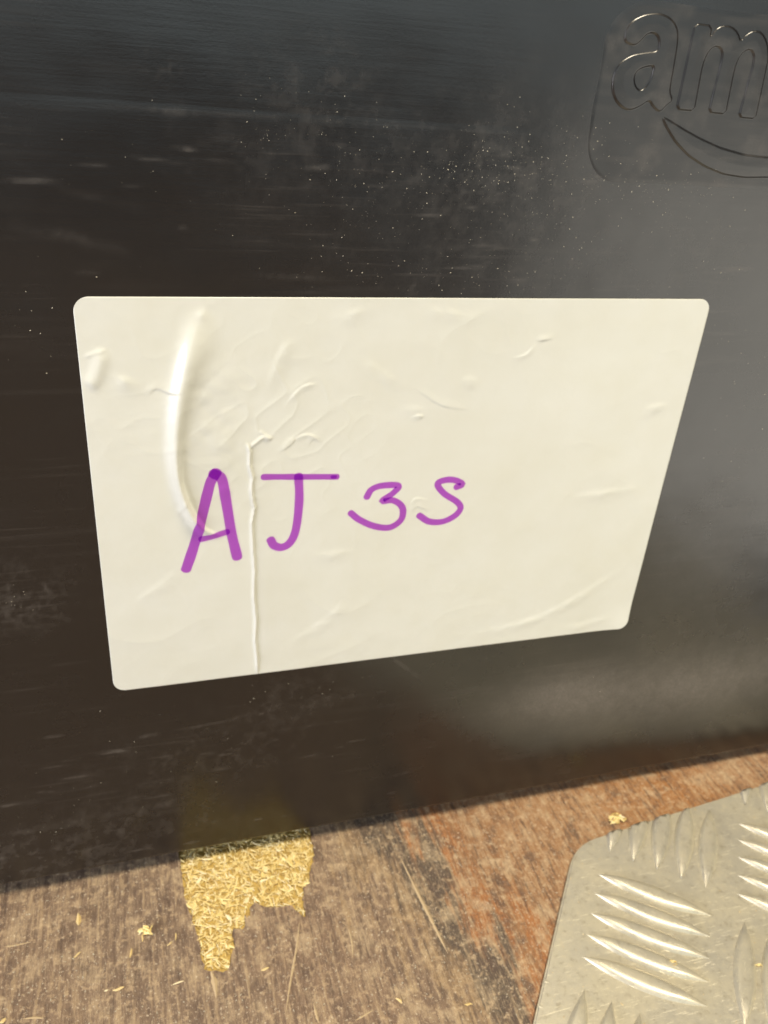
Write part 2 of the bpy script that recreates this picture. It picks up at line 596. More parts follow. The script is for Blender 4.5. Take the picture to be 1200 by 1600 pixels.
# gentle unevenness of the moulded front
fr = (np.abs(P[:, :, 1]) < 0.0007) & (P[:, :, 2] > 0.006) & (P[:, :, 2] < 0.245)
fall = np.clip((0.094 - P[:, :, 0]) / 0.03, 0, 1)
P[:, :, 1] -= np.where(fr & (P[:, :, 2] > Z_STEP - 0.001), P[:, :, 1] * (1 - fall), 0)
P[:, :, 1] += fall * np.where(fr, 0.00004 * vnoise(P[:, :, 0], P[:, :, 2], 30, 3) + 0.00007 * vnoise(P[:, :, 0], P[:, :, 2], 9, 4), 0)
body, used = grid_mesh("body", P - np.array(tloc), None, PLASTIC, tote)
bx0, bx1, by0, by1 = X0 + 0.028, X1 - 0.028, 0.028, YB - 0.028
mesh_obj("base", [Vector((x, y, z_)) - tloc for z_ in (0.0004, 0.0079) for x, y in ((bx0, by0), (bx1, by0), (bx1, by1), (bx0, by1))],
         [(0, 3, 2, 1), (4, 5, 6, 7), (0, 1, 5, 4), (1, 2, 6, 5), (2, 3, 7, 6), (3, 0, 4, 7)], PLASTIC, tote, False)
# wear of the front: rubbed streaks, scratches, smudges and dust, plus glare painted in at the right
PX, PZ = P[:, :, 0], P[:, :, 2]
scuff_glare = np.zeros(PX.shape)


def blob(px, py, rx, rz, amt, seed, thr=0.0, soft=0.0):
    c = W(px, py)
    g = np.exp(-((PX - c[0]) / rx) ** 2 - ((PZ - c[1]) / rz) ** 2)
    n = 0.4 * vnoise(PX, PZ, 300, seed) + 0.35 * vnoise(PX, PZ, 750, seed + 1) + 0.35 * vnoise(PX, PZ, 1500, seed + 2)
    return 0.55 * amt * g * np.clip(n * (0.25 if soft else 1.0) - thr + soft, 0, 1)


def scratch(pts, wd, amt, seed):
    d, t = line_dist(PX, PZ, WL(pts))
    n = 0.5 + 0.5 * vnoise(PX, PZ, 180, seed)
    return 0.6 * amt * np.exp(-(d / wd) ** 2) * n * (0.6 + 0.4 * vnoise(PX, PZ, 900, seed)) * np.sin(np.pi * np.clip(t, 0.02, 0.98)) ** 0.5


for a in ((500, 150, .012, .010, .16, 1), (730, 255, .03, .010, .16, 3), (420, 220, .02, .014, .09, 5), (250, 120, .004, .004, .3, 7), (820, 260, .02, .015, .16, 9), (600, 330, .03, .02, .07, 11),
          (200, 1290, .03, .010, .30, 13), (70, 1340, .03, .010, .38, 15), (330, 1180, .03, .012, .2, 17), (820, 1110, .03, .015, .12, 19), (1050, 1070, .05, .02, .16, 21), (30, 935, .012, .008, .4, 23), (450, 1100, .02, .01, .22, 25),
          (1090, 1070, 0.05, .014, .75, 33, 0.0, 0.65), (880, 1088, .022, .010, .70, 37, 0.0, 0.6), (1110, 850, .03, .05, .22, 39, 0.0, 0.5), (1100, 380, .02, .02, .12, 27), (660, 445, .004, .004, .4, 29), (840, 350, .03, .02, .15, 31)):  # the soft blobs: smears made paler to paint in the glare
    scuff_glare += blob(*a)
for pts, wd, amt, sd in (([(20, 352), (110, 370), (200, 395)], .0011, .16, 1), ([(230, 172), (300, 177), (390, 182)], .0004, .35, 2), ([(0, 160), (300, 174), (900, 214)], .0003, .12, 3), ([(160, 1175), (195, 1172)], .0005, .4, 4),
                         ([(215, 1152), (248, 1147)], .0006, .45, 5), ([(300, 1137), (370, 1124)], .0004, .4, 6), ([(330, 1130), (470, 1100)], .0004, .15, 7), ([(0, 1305), (140, 1285)], .0007, .35, 8), ([(20, 1300), (300, 1250)], .0011, .14, 9),
                         ([(605, 1022), (655, 1058)], .0006, .25, 10), ([(60, 960), (105, 968)], .0003, .35, 11), ([(640, 393), (760, 382), (900, 394)], .0005, .12, 12), ([(915, 393), (980, 396)], .0004, .22, 13), ([(0, 240), (110, 300), (240, 330)], .0008, .07, 14),
                         ([(220, 1322), (245, 1328)], .0006, .3, 15), ([(700, 1180), (1000, 1120)], .0012, .08, 16), ([(400, 430), (520, 436)], .0006, .12, 17), ([(130, 1245), (190, 1235)], .0005, .2, 18)):
    scuff_glare += scratch(pts, wd, amt, sd)
for k in range(70):
    x0_, y0_ = (random.uniform(-20, 640), random.uniform(1100, 1370)) if k < 46 else (random.uniform(0, 1150), random.uniform(200, 460))
    c0 = W(x0_, y0_)
    ln = random.uniform(0.002, 0.012)
    dz = random.gauss(0.0, 0.06) * ln
    d, t = line_dist(PX, PZ, np.array([c0, c0 + np.array([ln, dz])]))
    scuff_glare += random.uniform(0.06, 0.26) * np.exp(-(d / random.uniform(0.00022, 0.00045)) ** 2) * np.sin(np.pi * np.clip(t, 0.03, 0.97)) * (0.6 + 0.4 * vnoise(PX, PZ, 700, k))
hs = 0.5 * vnoise(PX * 0.10, PZ, 420, 41) + 0.5 * vnoise(PX * 0.06, PZ, 900, 42)
scuff_glare += 0.055 * np.clip(hs - 0.25, 0, 1) * np.clip(0.5 + vnoise(PX, PZ, 25, 43), 0, 1)
scuff_glare *= (PZ > 0.006) & (PZ < 0.245) & (np.abs(P[:, :, 1]) < 0.001)
set_attr(body.data, "scuff_glare", np.clip(scuff_glare, 0, 0.6).ravel()[used])

# ------------------------------------------------------------------ embossed logo plate
Z3 = lambda pts: WL([(900 + a / 4, b / 4) for a, b in pts])
ga = Z3([(298, 250), (310, 190), (350, 130), (430, 92), (520, 84), (590, 115), (628, 170), (635, 235), (622, 330), (605, 430), (588, 520), (582, 580), (602, 628), (560, 655), (522, 702), (480, 668), (455, 620), (400, 662), (330, 690), (275, 665), (237, 610),
         (222, 540), (235, 455), (275, 390), (350, 345), (440, 330), (505, 325), (520, 280), (513, 225), (480, 202), (440, 210), (405, 250), (368, 282), (330, 275)])
ga_hole = Z3([(487, 410), (470, 480), (445, 535), (400, 574), (366, 540), (358, 490), (370, 450), (405, 424), (450, 412)])
gm = Z3([(742, 148), (625, 682), (735, 692), (785, 420), (810, 345), (845, 298), (882, 285), (912, 315), (908, 375), (825, 700), (932, 712), (985, 440), (1008, 370), (1045, 320), (1086, 305), (1110, 340), (1105, 400), (1013, 731), (1118, 742), (1185, 430),
         (1200, 350), (1190, 265), (1158, 205), (1112, 192), (1065, 215), (1025, 262), (1008, 205), (968, 168), (908, 162), (868, 190), (835, 238), (846, 162)])


def rounded(g, n=2):
    """corner-cutting: turns a traced outline into a smooth one"""
    for _ in range(n):
        nx_ = np.roll(g, -1, 0)
        ln = np.linalg.norm(nx_ - g, axis=1, keepdims=True) + 1e-12
        f = np.minimum(0.25, 0.0007 / ln)
        g = np.stack([(1 - f) * g + f * nx_, f * g + (1 - f) * nx_], 1).reshape(-1, 2)
    return g


ga, ga_hole = rounded(ga), rounded(ga_hole)
gm_raw, gm = gm, rounded(gm, 1)
adv = W(900 + 1197 / 4, 160)[0] - ga[:, 0].min()
sh = lambda g, dx: g + np.array([dx, 0.0])
zb, zt = gm_raw[1:3, 1].mean(), ga[:, 1].max() - 0.001
xa2 = ga[:, 0].max() + adv + 0.004
wz, th = 0.021, 0.0048
gz = np.array([(xa2, zt), (xa2 + wz, zt), (xa2 + wz, zt - th), (xa2 + 0.007, zb + th), (xa2 + wz, zb + th), (xa2 + wz, zb), (xa2, zb), (xa2, zb + th), (xa2 + wz - 0.007, zt - th), (xa2, zt - th)])
ang = np.linspace(0, 2 * np.pi, 40, endpoint=False)
ox, oz, rx_, rz_ = xa2 + wz + 0.0155, (zb + zt) / 2, 0.0125, (zt - zb) / 2
go = np.stack([ox + rx_ * np.cos(ang), oz + rz_ * np.sin(ang)], 1)
go_hole = np.stack([ox + 0.0068 * np.cos(ang), oz + (rz_ - 0.005) * np.sin(ang)], 1)
nx = ox + 0.0165
gn = np.array([(nx, zt), (nx, zb), (nx + 0.006, zb), (nx + 0.006, zt - 0.008), (nx + 0.009, zt - 0.0055), (nx + 0.012, zt - 0.006), (nx + 0.013, zt - 0.010), (nx + 0.013, zb), (nx + 0.019, zb), (nx + 0.019, zt - 0.007), (nx + 0.016, zt - 0.0005), (nx + 0.011, zt),
               (nx + 0.006, zt - 0.003), (nx + 0.006, zt)])
sl = Z3([(538, 738), (560, 790), (620, 888), (700, 972), (800, 1038), (920, 1088), (1050, 1108), (1200, 1106)])
su = Z3([(1200, 985), (1050, 968), (900, 925), (780, 870), (680, 815), (600, 765), (555, 738)])
mid = max(sl[-1][0], su[0][0]) + 0.012
mir = lambda g: np.array([(2 * mid - x, zz) for x, zz in g])
gs = rounded(np.vstack([sl, mir(sl)[::-1], mir(su)[::-1], su]))
GL = [("moulded_letter", ga, ga_hole), ("moulded_letter", gm, None), ("moulded_letter", sh(ga, adv), sh(ga_hole, adv)), ("moulded_letter", gz, None), ("moulded_letter", go, go_hole), ("moulded_letter", gn, None), ("moulded_smile", gs, None)]
px0 = W(917, 200)[0]
pz0 = W(1050, 293)[1]
pz1 = W(985, -8)[1]
px1 = LOGO_X1
gx = np.arange(px0, px1, 0.00015)
gzv = np.arange(pz0, pz1, 0.00015)
GX, GZ = np.meshgrid(gx, gzv)


def round_rect_sdf(X, Z, x0, x1, z0, z1, r):
    qx = np.abs(X - (x0 + x1) / 2) - (x1 - x0) / 2 + r
    qz = np.abs(Z - (z0 + z1) / 2) - (z1 - z0) / 2 + r
    return np.hypot(np.maximum(qx, 0), np.maximum(qz, 0)) + np.minimum(np.maximum(qx, qz), 0) - r


sst = lambda v: (lambda t: t * t * (3 - 2 * t))(np.clip(v, 0, 1))
rr = round_rect_sdf(GX, GZ, px0 + 0.0004, px1 - 0.0004, pz0 + 0.0004, pz1 - 0.0004, 0.009)
hgt = -0.00002 + 0.00008 * sst(-rr / 0.0012 + 0.1)
owner = np.zeros(GX.shape, int)
for k, (nm, g, hole) in enumerate(GL):
    bx = (GX > g[:, 0].min() - 0.003) & (GX < g[:, 0].max() + 0.003)
    if not bx.any():
        continue
    xx, zz = GX[bx], GZ[bx]
    ins = inside(xx, zz, g)
    d = np.abs(line_dist(xx, zz, np.vstack([g, g[:1]]))[0])
    if hole is not None:
        ins &= ~inside(xx, zz, hole)
        d = np.minimum(d, np.abs(line_dist(xx, zz, np.vstack([hole, hole[:1]]))[0]))
    sd = np.where(ins, -d, d)
    hgt[bx] += 0.00026 * sst(-sd / 0.00030 + 0.5) + 0.00008 * np.clip(-sd / 0.003, 0, 1)
    ow = owner[bx]
    ow[sd < 0.0004] = k + 1
    owner[bx] = ow
hgt += 0.00003 * vnoise(GX, GZ, 130, 8)
LP = np.stack([GX, -hgt, GZ], -1)
fo = owner[:-1, :-1]
keep = rr[:-1, :-1] < 0.0006
lscuff = 0.10 * np.clip(vnoise(GX, GZ, 200, 71) * 0.6 + vnoise(GX, GZ, 520, 72) * 0.5, 0, 1) + 0.05 * np.clip(vnoise(GX * 0.2, GZ, 700, 73), 0, 1)
for pxx, pyy, rad in ((946, 240, 0.0012), (955, 262, 0.0010), (987, 72, 0.0009), (1170, 265, 0.0011)):
    c = W(pxx, pyy)
    lscuff *= 1 - 0.9 * np.exp(-((GX - c[0]) / (0.5 * rad)) ** 2 - ((GZ - c[1]) / rad) ** 2)
plate_o, us = grid_mesh("logo_panel", LP - np.array(tloc), keep & (fo == 0), LOGO, tote)
set_attr(plate_o.data, "scuff_glare", lscuff.ravel()[us])
for k, (nm, g, hole) in enumerate(GL):
    mk = keep & (fo == k + 1)
    if mk.any():
        o, us = grid_mesh(nm, LP - np.array(tloc), mk, LOGO, plate_o)
        set_attr(o.data, "scuff_glare", lscuff.ravel()[us])

# ------------------------------------------------------------------ paper label
cTL, cBR = W(112.2, 463.0), W(976.5, 979.5)
LX0, LX1, LZ1, LZ0 = cTL[0], cBR[0], cTL[1], cBR[1]
NXL, NZL = 620, 420
lu, lv = np.meshgrid(np.linspace(LX0, LX1, NXL), np.linspace(LZ0, LZ1, NZL))


def label_height(X, Z):
    """height of the paper above the tote: bubbles, creases and wrinkles"""
    h = np.full(X.shape, 0.00025)
    mm = 0.001

    def ridge(pts, wl, wr, amt, ends=0.3, sm=True):
        L = WL(pts)
        L = smooth_line(L) if sm and len(L) > 2 else L
        d, t = line_dist(X, Z, L)
        wlt = wl(t) if callable(wl) else wl
        wrt = wr(t) if callable(wr) else wr
        g = np.where(d < 0, np.exp(-(d / (wlt * mm)) ** 2), np.exp(-(d / (wrt * mm)) ** 2))
        e = np.clip(np.minimum(t, 1 - t) / ends, 0, 1)
        e = e * e * (3 - 2 * e)
        return amt * mm * g * e * (1 + 0.5 * vnoise(X, Z, 420, 77) * (ends > 0.29))
    # big crescent bubble: traced downwards, so the left of the photograph is the side with d < 0
    h += ridge([(326, 478), (306, 520), (292, 570), (280, 630), (275, 690), (279, 745), (296, 795), (320, 826), (352, 838)], lambda t: 2.2 - 0.9 * t, lambda t: 4.6 - 4.15 * np.clip(t * 1.55, 0, 1), 1.75, 0.26)
    h += ridge([(350, 540), (345, 620), (345, 690), (352, 760)], 9, 7, 0.25, 0.35)
    # long vertical fold
    h += ridge([(386, 688), (391, 705), (390, 725), (395, 745), (393, 765), (396, 785), (398, 792), (394, 815), (395, 850), (398, 890), (397, 930), (400, 965), (399, 1000), (402, 1030), (403, 1056)], 0.5, 0.13, 0.62, 0.06, False)
    h += ridge([(400, 720), (410, 800), (412, 900), (418, 1040)], 1.6, 2.6, 0.12, 0.1)
    h += ridge([(388, 700), (400, 690), (412, 682), (424, 688)], 0.5, 0.4, 0.28, 0.2)
    h += ridge([(404, 672), (416, 680), (426, 686)], 0.4, 0.4, 0.20, 0.2)
    # bubble and tear at the left edge
    h += ridge([(160, 540), (156, 570), (148, 592), (134, 608)], 1.6, 1.6, 0.5, 0.25)
    h += ridge([(128, 558), (170, 545)], 0.5, 0.5, 0.14)
    small = [([(230, 622), (242, 606), (266, 612), (290, 608)], 0.22), ([(160, 585), (230, 606)], 0.14), ([(432, 708), (455, 692), (460, 680)], 0.2), ([(450, 690), (480, 678), (505, 690)], 0.2), ([(478, 700), (490, 684), (502, 694)], 0.16),
             ([(640, 652), (655, 648), (662, 652)], 0.25), ([(620, 640), (680, 640)], 0.10), ([(798, 560), (822, 552), (836, 534)], 0.2), ([(834, 532), (868, 528)], 0.22), ([(1000, 640), (1045, 633)], 0.14),
             ([(418, 618), (428, 585), (445, 545), (470, 530)], 0.14), ([(440, 640), (470, 605), (500, 598)], 0.22), ([(640, 600), (690, 632), (740, 640)], 0.16), ([(640, 790), (650, 778), (672, 782)], 0.22), ([(642, 802), (652, 790), (672, 800)], 0.18),
             ([(300, 770), (275, 810)], 0.16), ([(270, 790), (300, 810), (330, 826)], 0.25), ([(340, 760), (366, 770)], 0.1), ([(720, 590), (750, 598)], 0.1), ([(430, 1020), (520, 960), (540, 930)], 0.10), ([(700, 1000), (850, 960), (1000, 870)], 0.14),
             ([(880, 780), (1010, 760)], 0.10), ([(560, 560), (640, 610)], 0.10), ([(510, 500), (600, 480)], 0.08), ([(200, 950), (300, 880)], 0.08), ([(480, 870), (560, 860)], 0.1), ([(300, 500), (330, 486)], 0.12), ([(850, 990), (970, 960)], 0.10), ([(640, 480), (760, 500)], 0.08)]
    for k, (pts, a) in enumerate(small):
        if a > 0.15:
            h += ridge(pts, 1.0, 0.2, a * 0.85, 0.4) if k % 2 else ridge(pts, 0.25, 1.1, a * 0.85, 0.4)
        else:
            h += ridge(pts, 2.0, 1.0, a * 1.5, 0.5)
    h += mm * (0.05 * vnoise(X, Z, 55, 21) + 0.035 * vnoise(X, Z, 120, 22) + 0.012 * vnoise(X, Z, 330, 23) + 0.004 * vnoise(X, Z, 800, 24))
    for sc_, am, sd in ((70, 0.08, 51), (150, 0.045, 52), (340, 0.020, 53)):
        wx, wz_ = X + 0.004 * vnoise(X, Z, 60, sd + 7), Z + 0.004 * vnoise(X, Z, 60, sd + 8)
        n = vnoise(wx * 0.8 + wz_ * 0.5, wz_ * 0.9 - wx * 0.4, sc_, sd)
        h += mm * am * (1 - np.abs(n)) ** 4 * np.clip(0.4 + 0.6 * vnoise(X, Z, 35, sd + 9), 0, 1)
    # crumpled zone between bubble and letters
    cz = np.exp(-(((X - W(440, 660)[0]) / 0.02) ** 2 + ((Z - W(440, 660)[1]) / 0.022) ** 2))
    h += mm * 0.10 * cz * (1 - np.abs(vnoise(X * 0.8 + Z * 0.6 + 0.003 * vnoise(X, Z, 150, 26), Z * 0.8 - X * 0.6, 190, 25))) ** 5
    # lower right corner lifting a little
    c = W(976, 980)
    h += 0.0006 * np.exp(-(np.hypot(X - c[0], Z - c[1]) / 0.006) ** 2)
    return np.maximum(h, 0.0001)


LH = label_height(lu, lv)
rl = round_rect_sdf(lu, lv, LX0, LX1, LZ0, LZ1, 0.0032)
# the outermost row of the sheet turns down to the tote, which closes its edge
LPp = np.stack([lu, -LH, lv], -1)


def fit_round(u, v):
    """pull grid points outside the rounded corners onto the corner arcs"""
    r = 0.0032
    cx = np.clip(u, LX0 + r, LX1 - r)
    cz = np.clip(v, LZ0 + r, LZ1 - r)
    dx, dz = u - cx, v - cz
    d = np.hypot(dx, dz)
    k = np.where(d > r, r / np.maximum(d, 1e-9), 1)
    return cx + dx * k, cz + dz * k


fu_, fv_ = fit_round(lu, lv)
LPp = np.stack([fu_, -label_height(fu_, fv_), fv_], -1)
# thickness: a border ring one step behind the face
ring = np.pad(LPp, ((1, 1), (1, 1), (0, 0)), mode='edge')
ring[[0, -1], :, 1] += 0.00016
ring[:, [0, -1], 1] += 0.00016
lorg = np.array([(LX0 + LX1) / 2, 0, (LZ0 + LZ1) / 2])
label, _ = grid_mesh("paper_label", ring - lorg, None, PAPER)
label.location = lorg
tag(label, "wrinkled cream paper label with purple handwritten code stuck on black tote", "label")

# ------------------------------------------------------------------ marker lettering
def stroke(V, Fc, D, pts, wd, lift, dark_ends=(0, 1)):
    L = smooth_line(WL(pts), 10)
    seg = np.concatenate([[0], np.cumsum(np.linalg.norm(np.diff(L, axis=0), axis=1))])
    tot = seg[-1]
    n = max(8, int(tot / 0.00035))
    s = np.linspace(0, tot, n)
    cx, cz = np.interp(s, seg, L[:, 0]), np.interp(s, seg, L[:, 1])
    r = wd / 2
    # direction, with half-round ends
    dx, dz = np.gradient(cx), np.gradient(cz)
    ln = np.hypot(dx, dz)
    dx, dz = dx / ln, dz / ln
    ext = np.linspace(-1, 0, 6)[:-1]
    pre = [(cx[0] + dx[0] * r * e, cz[0] + dz[0] * r * e, dx[0], dz[0], math.sqrt(max(0.0, 1 - abs(e) ** 3)) if e > -1 else 0.25) for e in ext]
    post = [(cx[-1] - dx[-1] * r * e, cz[-1] - dz[-1] * r * e, dx[-1], dz[-1], math.sqrt(max(0.0, 1 - abs(e) ** 3)) if e > -1 else 0.25) for e in ext[::-1]]
    allp = pre + list(zip(cx, cz, dx, dz, 1 + 0.05 * vnoise(s, s * 0, 300, 5))) + post
    m = 9
    base = len(V)
    N = len(allp)
    for i, (x, z_, ax, az, k) in enumerate(allp):
        sp = i / (N - 1) * tot
        for j in range(m):
            uo = (j / (m - 1) * 2 - 1)
            X, Z = x - az * uo * r * k, z_ + ax * uo * r * k
            V.append((X, -lift, Z))
            e = 0.16 + 0.30 * abs(uo) ** 6 + 0.22 * max(0.0, float(vnoise(np.array(uo * 2.2 + 9.0), np.array(sp * 60 + lift * 1e6), 1.0, 5))) + 0.10 * float(vnoise(np.array(uo), np.array(sp * 900), 1.0, 6))
            if 1 in dark_ends and tot - sp < 0.0016:
                e += 0.5
            if 0 in dark_ends and sp < 0.0010:
                e += 0.3
            D.append(min(1, e))
    for i in range(N - 1):
        for j in range(m - 1):
            a = base + i * m + j
            Fc.append((a, a + 1, a + m + 1, a + m))


PXM = 0.1524 / 999
letters = {
    "A": [([(337, 738), (329, 752), (324, 770), (318, 795), (311, 824), (301, 858), (291, 887)], 15, (1,)), ([(334, 739), (346, 747), (352, 776), (357, 806), (362, 835), (370, 868)], 15, (1,)), ([(315, 841), (335, 836), (354, 830)], 9.5, (0, 1))],
    "J": [([(412, 744), (450, 744), (490, 744), (525, 744)], 9.5, (0, 1)), ([(466, 744), (467, 780), (462, 825), (453, 846), (440, 854), (428, 851), (423, 843)], 13, (1,))],
    "3": [([(573, 775), (580, 764), (596, 758), (622, 758), (613, 770), (596, 782), (614, 781), (628, 792), (626, 811), (608, 823), (584, 821), (561, 811), (548, 801)], 10.5, (0, 1))],
    "S": [([(722, 758), (713, 763), (719, 752), (697, 750), (683, 755), (693, 770), (713, 783), (719, 793), (710, 805), (691, 814), (670, 814), (655, 805)], 10.5, (0, 1))],
}
letters["S"][0] = ([(713, 760), (722, 756), (712, 750), (697, 749), (683, 755), (693, 770), (713, 783), (719, 793), (710, 805), (691, 814), (670, 814), (655, 805)], 10.5, (0, 1))
for ch, strokes in letters.items():
    V, Fc, D = [], [], []
    for k, (pts, wd, de) in enumerate(strokes):
        stroke(V, Fc, D, pts, wd * 1.1 * PXM, 0.00004 * (k + 1), de)
    if ch == "J":
        stroke(V, Fc, D, [(519, 744), (521, 744), (523, 744)], 6 * PXM, 0.00012, (0, 1))
    V = np.array(V)
    V[:, 1] -= label_height(V[:, 0], V[:, 2]) + 0.00003
    o = mesh_obj("marker_letter", V - lorg, Fc, INK, label)
    o["label"] = {"A": "purple marker letter A", "J": "purple marker letter J", "3": "purple marker figure 3", "S": "purple marker letter S"}[ch]
    set_attr(o.data, "density", D)

# ------------------------------------------------------------------ aluminium tread plate
PT = 0.0020
c0 = F(886, 1333, PT)
dl = F(833, 1600, PT) - F(882, 1390, PT)
dl /= np.linalg.norm(dl)
dt = F(1200, 1223, PT) - F(925, 1310, PT)
dt /= np.linalg.norm(dt)
# corner of the two edges
A1, B1 = F(882, 1390, PT), F(925, 1310, PT)
t = np.linalg.solve(np.array([dl, -dt]).T, B1 - A1)
corner = A1 + dl * t[0]
nt = np.array([dt[1], -dt[0]])
rad = 0.009
pts = []
k0 = corner + dl * rad
k1 = corner + dt * rad
for tt in np.linspace(0, 1, 9):
    pts.append((1 - tt) ** 2 * k0 + 2 * tt * (1 - tt) * corner + tt * tt * k1)
pts.append(corner + dt * 0.145)
pts.append(corner + dt * 0.145 + nt * 0.18)
pts.append(corner + dl * 0.10 + nt * 0.10)
pts.append(corner + dl * 0.10)
pts = np.array(pts)
tread = bpy.data.objects.new("tread_plate", None)
tread.location = (float(corner[0]), float(corner[1]), 0)
C.objects.link(tread)
tag(tread, "dull aluminium tread plate with raised five-bar pattern lying on wooden floor", "metal plate")
lo3 = np.array([corner[0], corner[1], 0])
bm = bmesh.new()
vs = [bm.verts.new((p[0] - corner[0], p[1] - corner[1], 0.0004)) for p in pts]
f = bm.faces.new(vs)
ex = bmesh.ops.extrude_face_region(bm, geom=[f])
for v in [e for e in ex['geom'] if isinstance(e, bmesh.types.BMVert)]:
    v.co.z = PT
bmesh.ops.recalc_face_normals(bm, faces=bm.faces[:])
bmesh.ops.bevel(bm, geom=[e for e in bm.edges if all(v.co.z > PT - 1e-6 for v in e.verts)], offset=0.0006, segments=3, affect='EDGES')
me = bpy.data.meshes.new("sheet")
bm.to_mesh(me)
bm.free()
link("sheet", me, ALU, tread)
# one raised bar: a pointed lens with sloping flanks
BLn, BWd, BHt = 0.0340, 0.0066, 0.00115
bv, bf = [], []
secs = [(-1.0, -0.08), (-0.90, 0.16), (-0.72, 0.66), (-0.54, 0.92), (-0.3, 1.0), (0.0, 1.02), (0.3, 1.0), (0.54, 0.92), (0.72, 0.66), (0.90, 0.16), (1.0, -0.08)]
NS = 16
for i in range(NS + 1):
    a = -1 + 2 * i / NS
    a = math.copysign(abs(a) ** 0.85, a)
    wv = max(0.02, (1 - a * a))
    for (cu, ch) in secs:
        bv.append((a * BLn / 2, cu * BWd / 2 * wv, ch * BHt * min(1, wv * 1.6) ** 0.9 if ch > 0 else ch * BHt))
m = len(secs)
for i in range(NS):
    for j in range(m - 1):
        k = i * m + j
        bf.append((k, k + m, k + m + 1, k + 1))
bar_me = bpy.data.meshes.new("raised_bar")
bar_me.from_pydata(bv, [], bf)
bar_me.polygons.foreach_set("use_smooth", [True] * len(bar_me.polygons))
bar_me.materials.append(ALU)
ea = np.array([0.617, 0.787])
eb = np.array([0.787, -0.617])
hc = np.array([180.5 * 1.0135, (-78.9 + 240.69) * 1.0135 - 240.69]) * 0.001 * SC
per, sp = 0.0572 * SC, 0.0103 * SC
for i in range(-3, 5):
    for j in range(-2, 6):
        gc = hc + per * (i * ea + j * eb)
        along, across = (eb, ea) if (i + j) % 2 == 0 else (ea, eb)
        for k in range(-2, 3):
            c = gc + across * sp * k
            # the bar is cut where the plate ends: keep bars whose middle lies on the plate
            tips = [c + along * BLn * s for s in (-0.5, -0.2, 0.2, 0.5)]
            ins = [bool(inside(np.array([q[0]]), np.array([q[1]]), pts)[0]) for q in tips]
            if not any(ins):
                continue
            a = math.atan2(along[1], along[0])
            if all(ins):
                o = bpy.data.objects.new("raised_bar", bar_me)
            else:
                # sheared off at the sheet's cut edge
                cm = bmesh.new()
                cm.from_mesh(bar_me)
                rot = Matrix.Rotation(a, 3, 'Z')
                inv = rot.inverted()
                for p0, dv in ((corner, dl), (corner, dt)):
                    nv = np.array([dv[1], -dv[0]])
                    ctr = pts.mean(0)
                    if (ctr - p0) @ nv > 0:
                        nv = -nv
                    pl = p0 - nv * 0.0004
                    pco = inv @ Vector((pl[0] - c[0], pl[1] - c[1], 0))
                    pno = inv @ Vector((nv[0], nv[1], 0))
                    bmesh.ops.bisect_plane(cm, geom=cm.verts[:] + cm.edges[:] + cm.faces[:], plane_co=pco, plane_no=pno, clear_outer=True)
                be = [e for e in cm.edges if e.is_boundary]
                bmesh.ops.holes_fill(cm, edges=be, sides=0)
                if len(cm.faces) < 4:
                    cm.free()
                    continue
                cme = bpy.data.meshes.new("raised_bar")
                cm.to_mesh(cme)
                cm.free()
                if not cme.materials:
                    cme.materials.append(ALU)
                o = bpy.data.objects.new("raised_bar", cme)
            C.objects.link(o)
            o.parent = tread
            o.location = (c[0] - corner[0], c[1] - corner[1], PT)
            o.rotation_euler = (0, 0, a)

# ------------------------------------------------------------------ loose slivers of wood
def sliver(px, py, px2, py2, wd, label, group=None, z=0.0, name="wood_sliver"):
    a, b = F(px, py, z), F(px2, py2, z)
    d = b - a
    v, f = flake_geo(np.linalg.norm(d), wd, wd * 0.35, 0.02, px)
    o = mesh_obj(name, v, f, SLIVER, None, False)
    o.location = ((a[0] + b[0]) / 2, (a[1] + b[1]) / 2, z + wd * 0.25)
    o.rotation_euler = (0, 0, math.atan2(d[1], d[0]))
    return tag(o, label, "wood sliver", group)


G = "wood slivers scattered on the floor"
sliver(122, 1429, 122, 1447, .0014, "plump pale wood sliver on the floor below the left end of the tote", G)
sliver(115, 1497, 126, 1488, .0006, "short thin wood sliver on the brown floor left of the chipboard patch, slanting", G)
sliver(203, 1497, 206, 1483, .0006, "thin upright wood sliver on brown floor midway to chipboard patch", G)
sliver(270, 1539, 287, 1533, .0006, "pale wood sliver on the floor beside the pointed tip of the chipboard patch", G)
sliver(176, 1549, 194, 1543, .0009, "ragged pale wood sliver lying near the bottom of the floor, left of the patch tip", G)
sliver(0, 1600, 9, 1592, .0012, "pale wood sliver cut by the bottom left corner of the photo", G)
sliver(163, 1549, 169, 1547, .0005, "tiny wood sliver just left of a ragged sliver on the floor", G)
sliver(222, 1472, 223, 1459, .0006, "thin pale sliver on the floor beneath a small cluster of wood crumbs", G)
sliver(274, 1470, 275, 1458, .0005, "thin upright sliver on floor close to the left edge of the chipboard patch", G)
sliver(261, 1478, 269, 1472, .0005, "small slanting sliver on floor left of the chipboard patch", G)
sliver(619, 1560, 628, 1568, .0009, "pale wood sliver lying alone on floor between chipboard patch and tread plate", G)
sliver(726, 1570, 738, 1569, .0007, "thin wood sliver on the floor near the lower left edge of the tread plate", G)
sliver(408, 1517, 420, 1512, .0008, "crooked wood sliver on floor right of the patch's pointed tip", G)


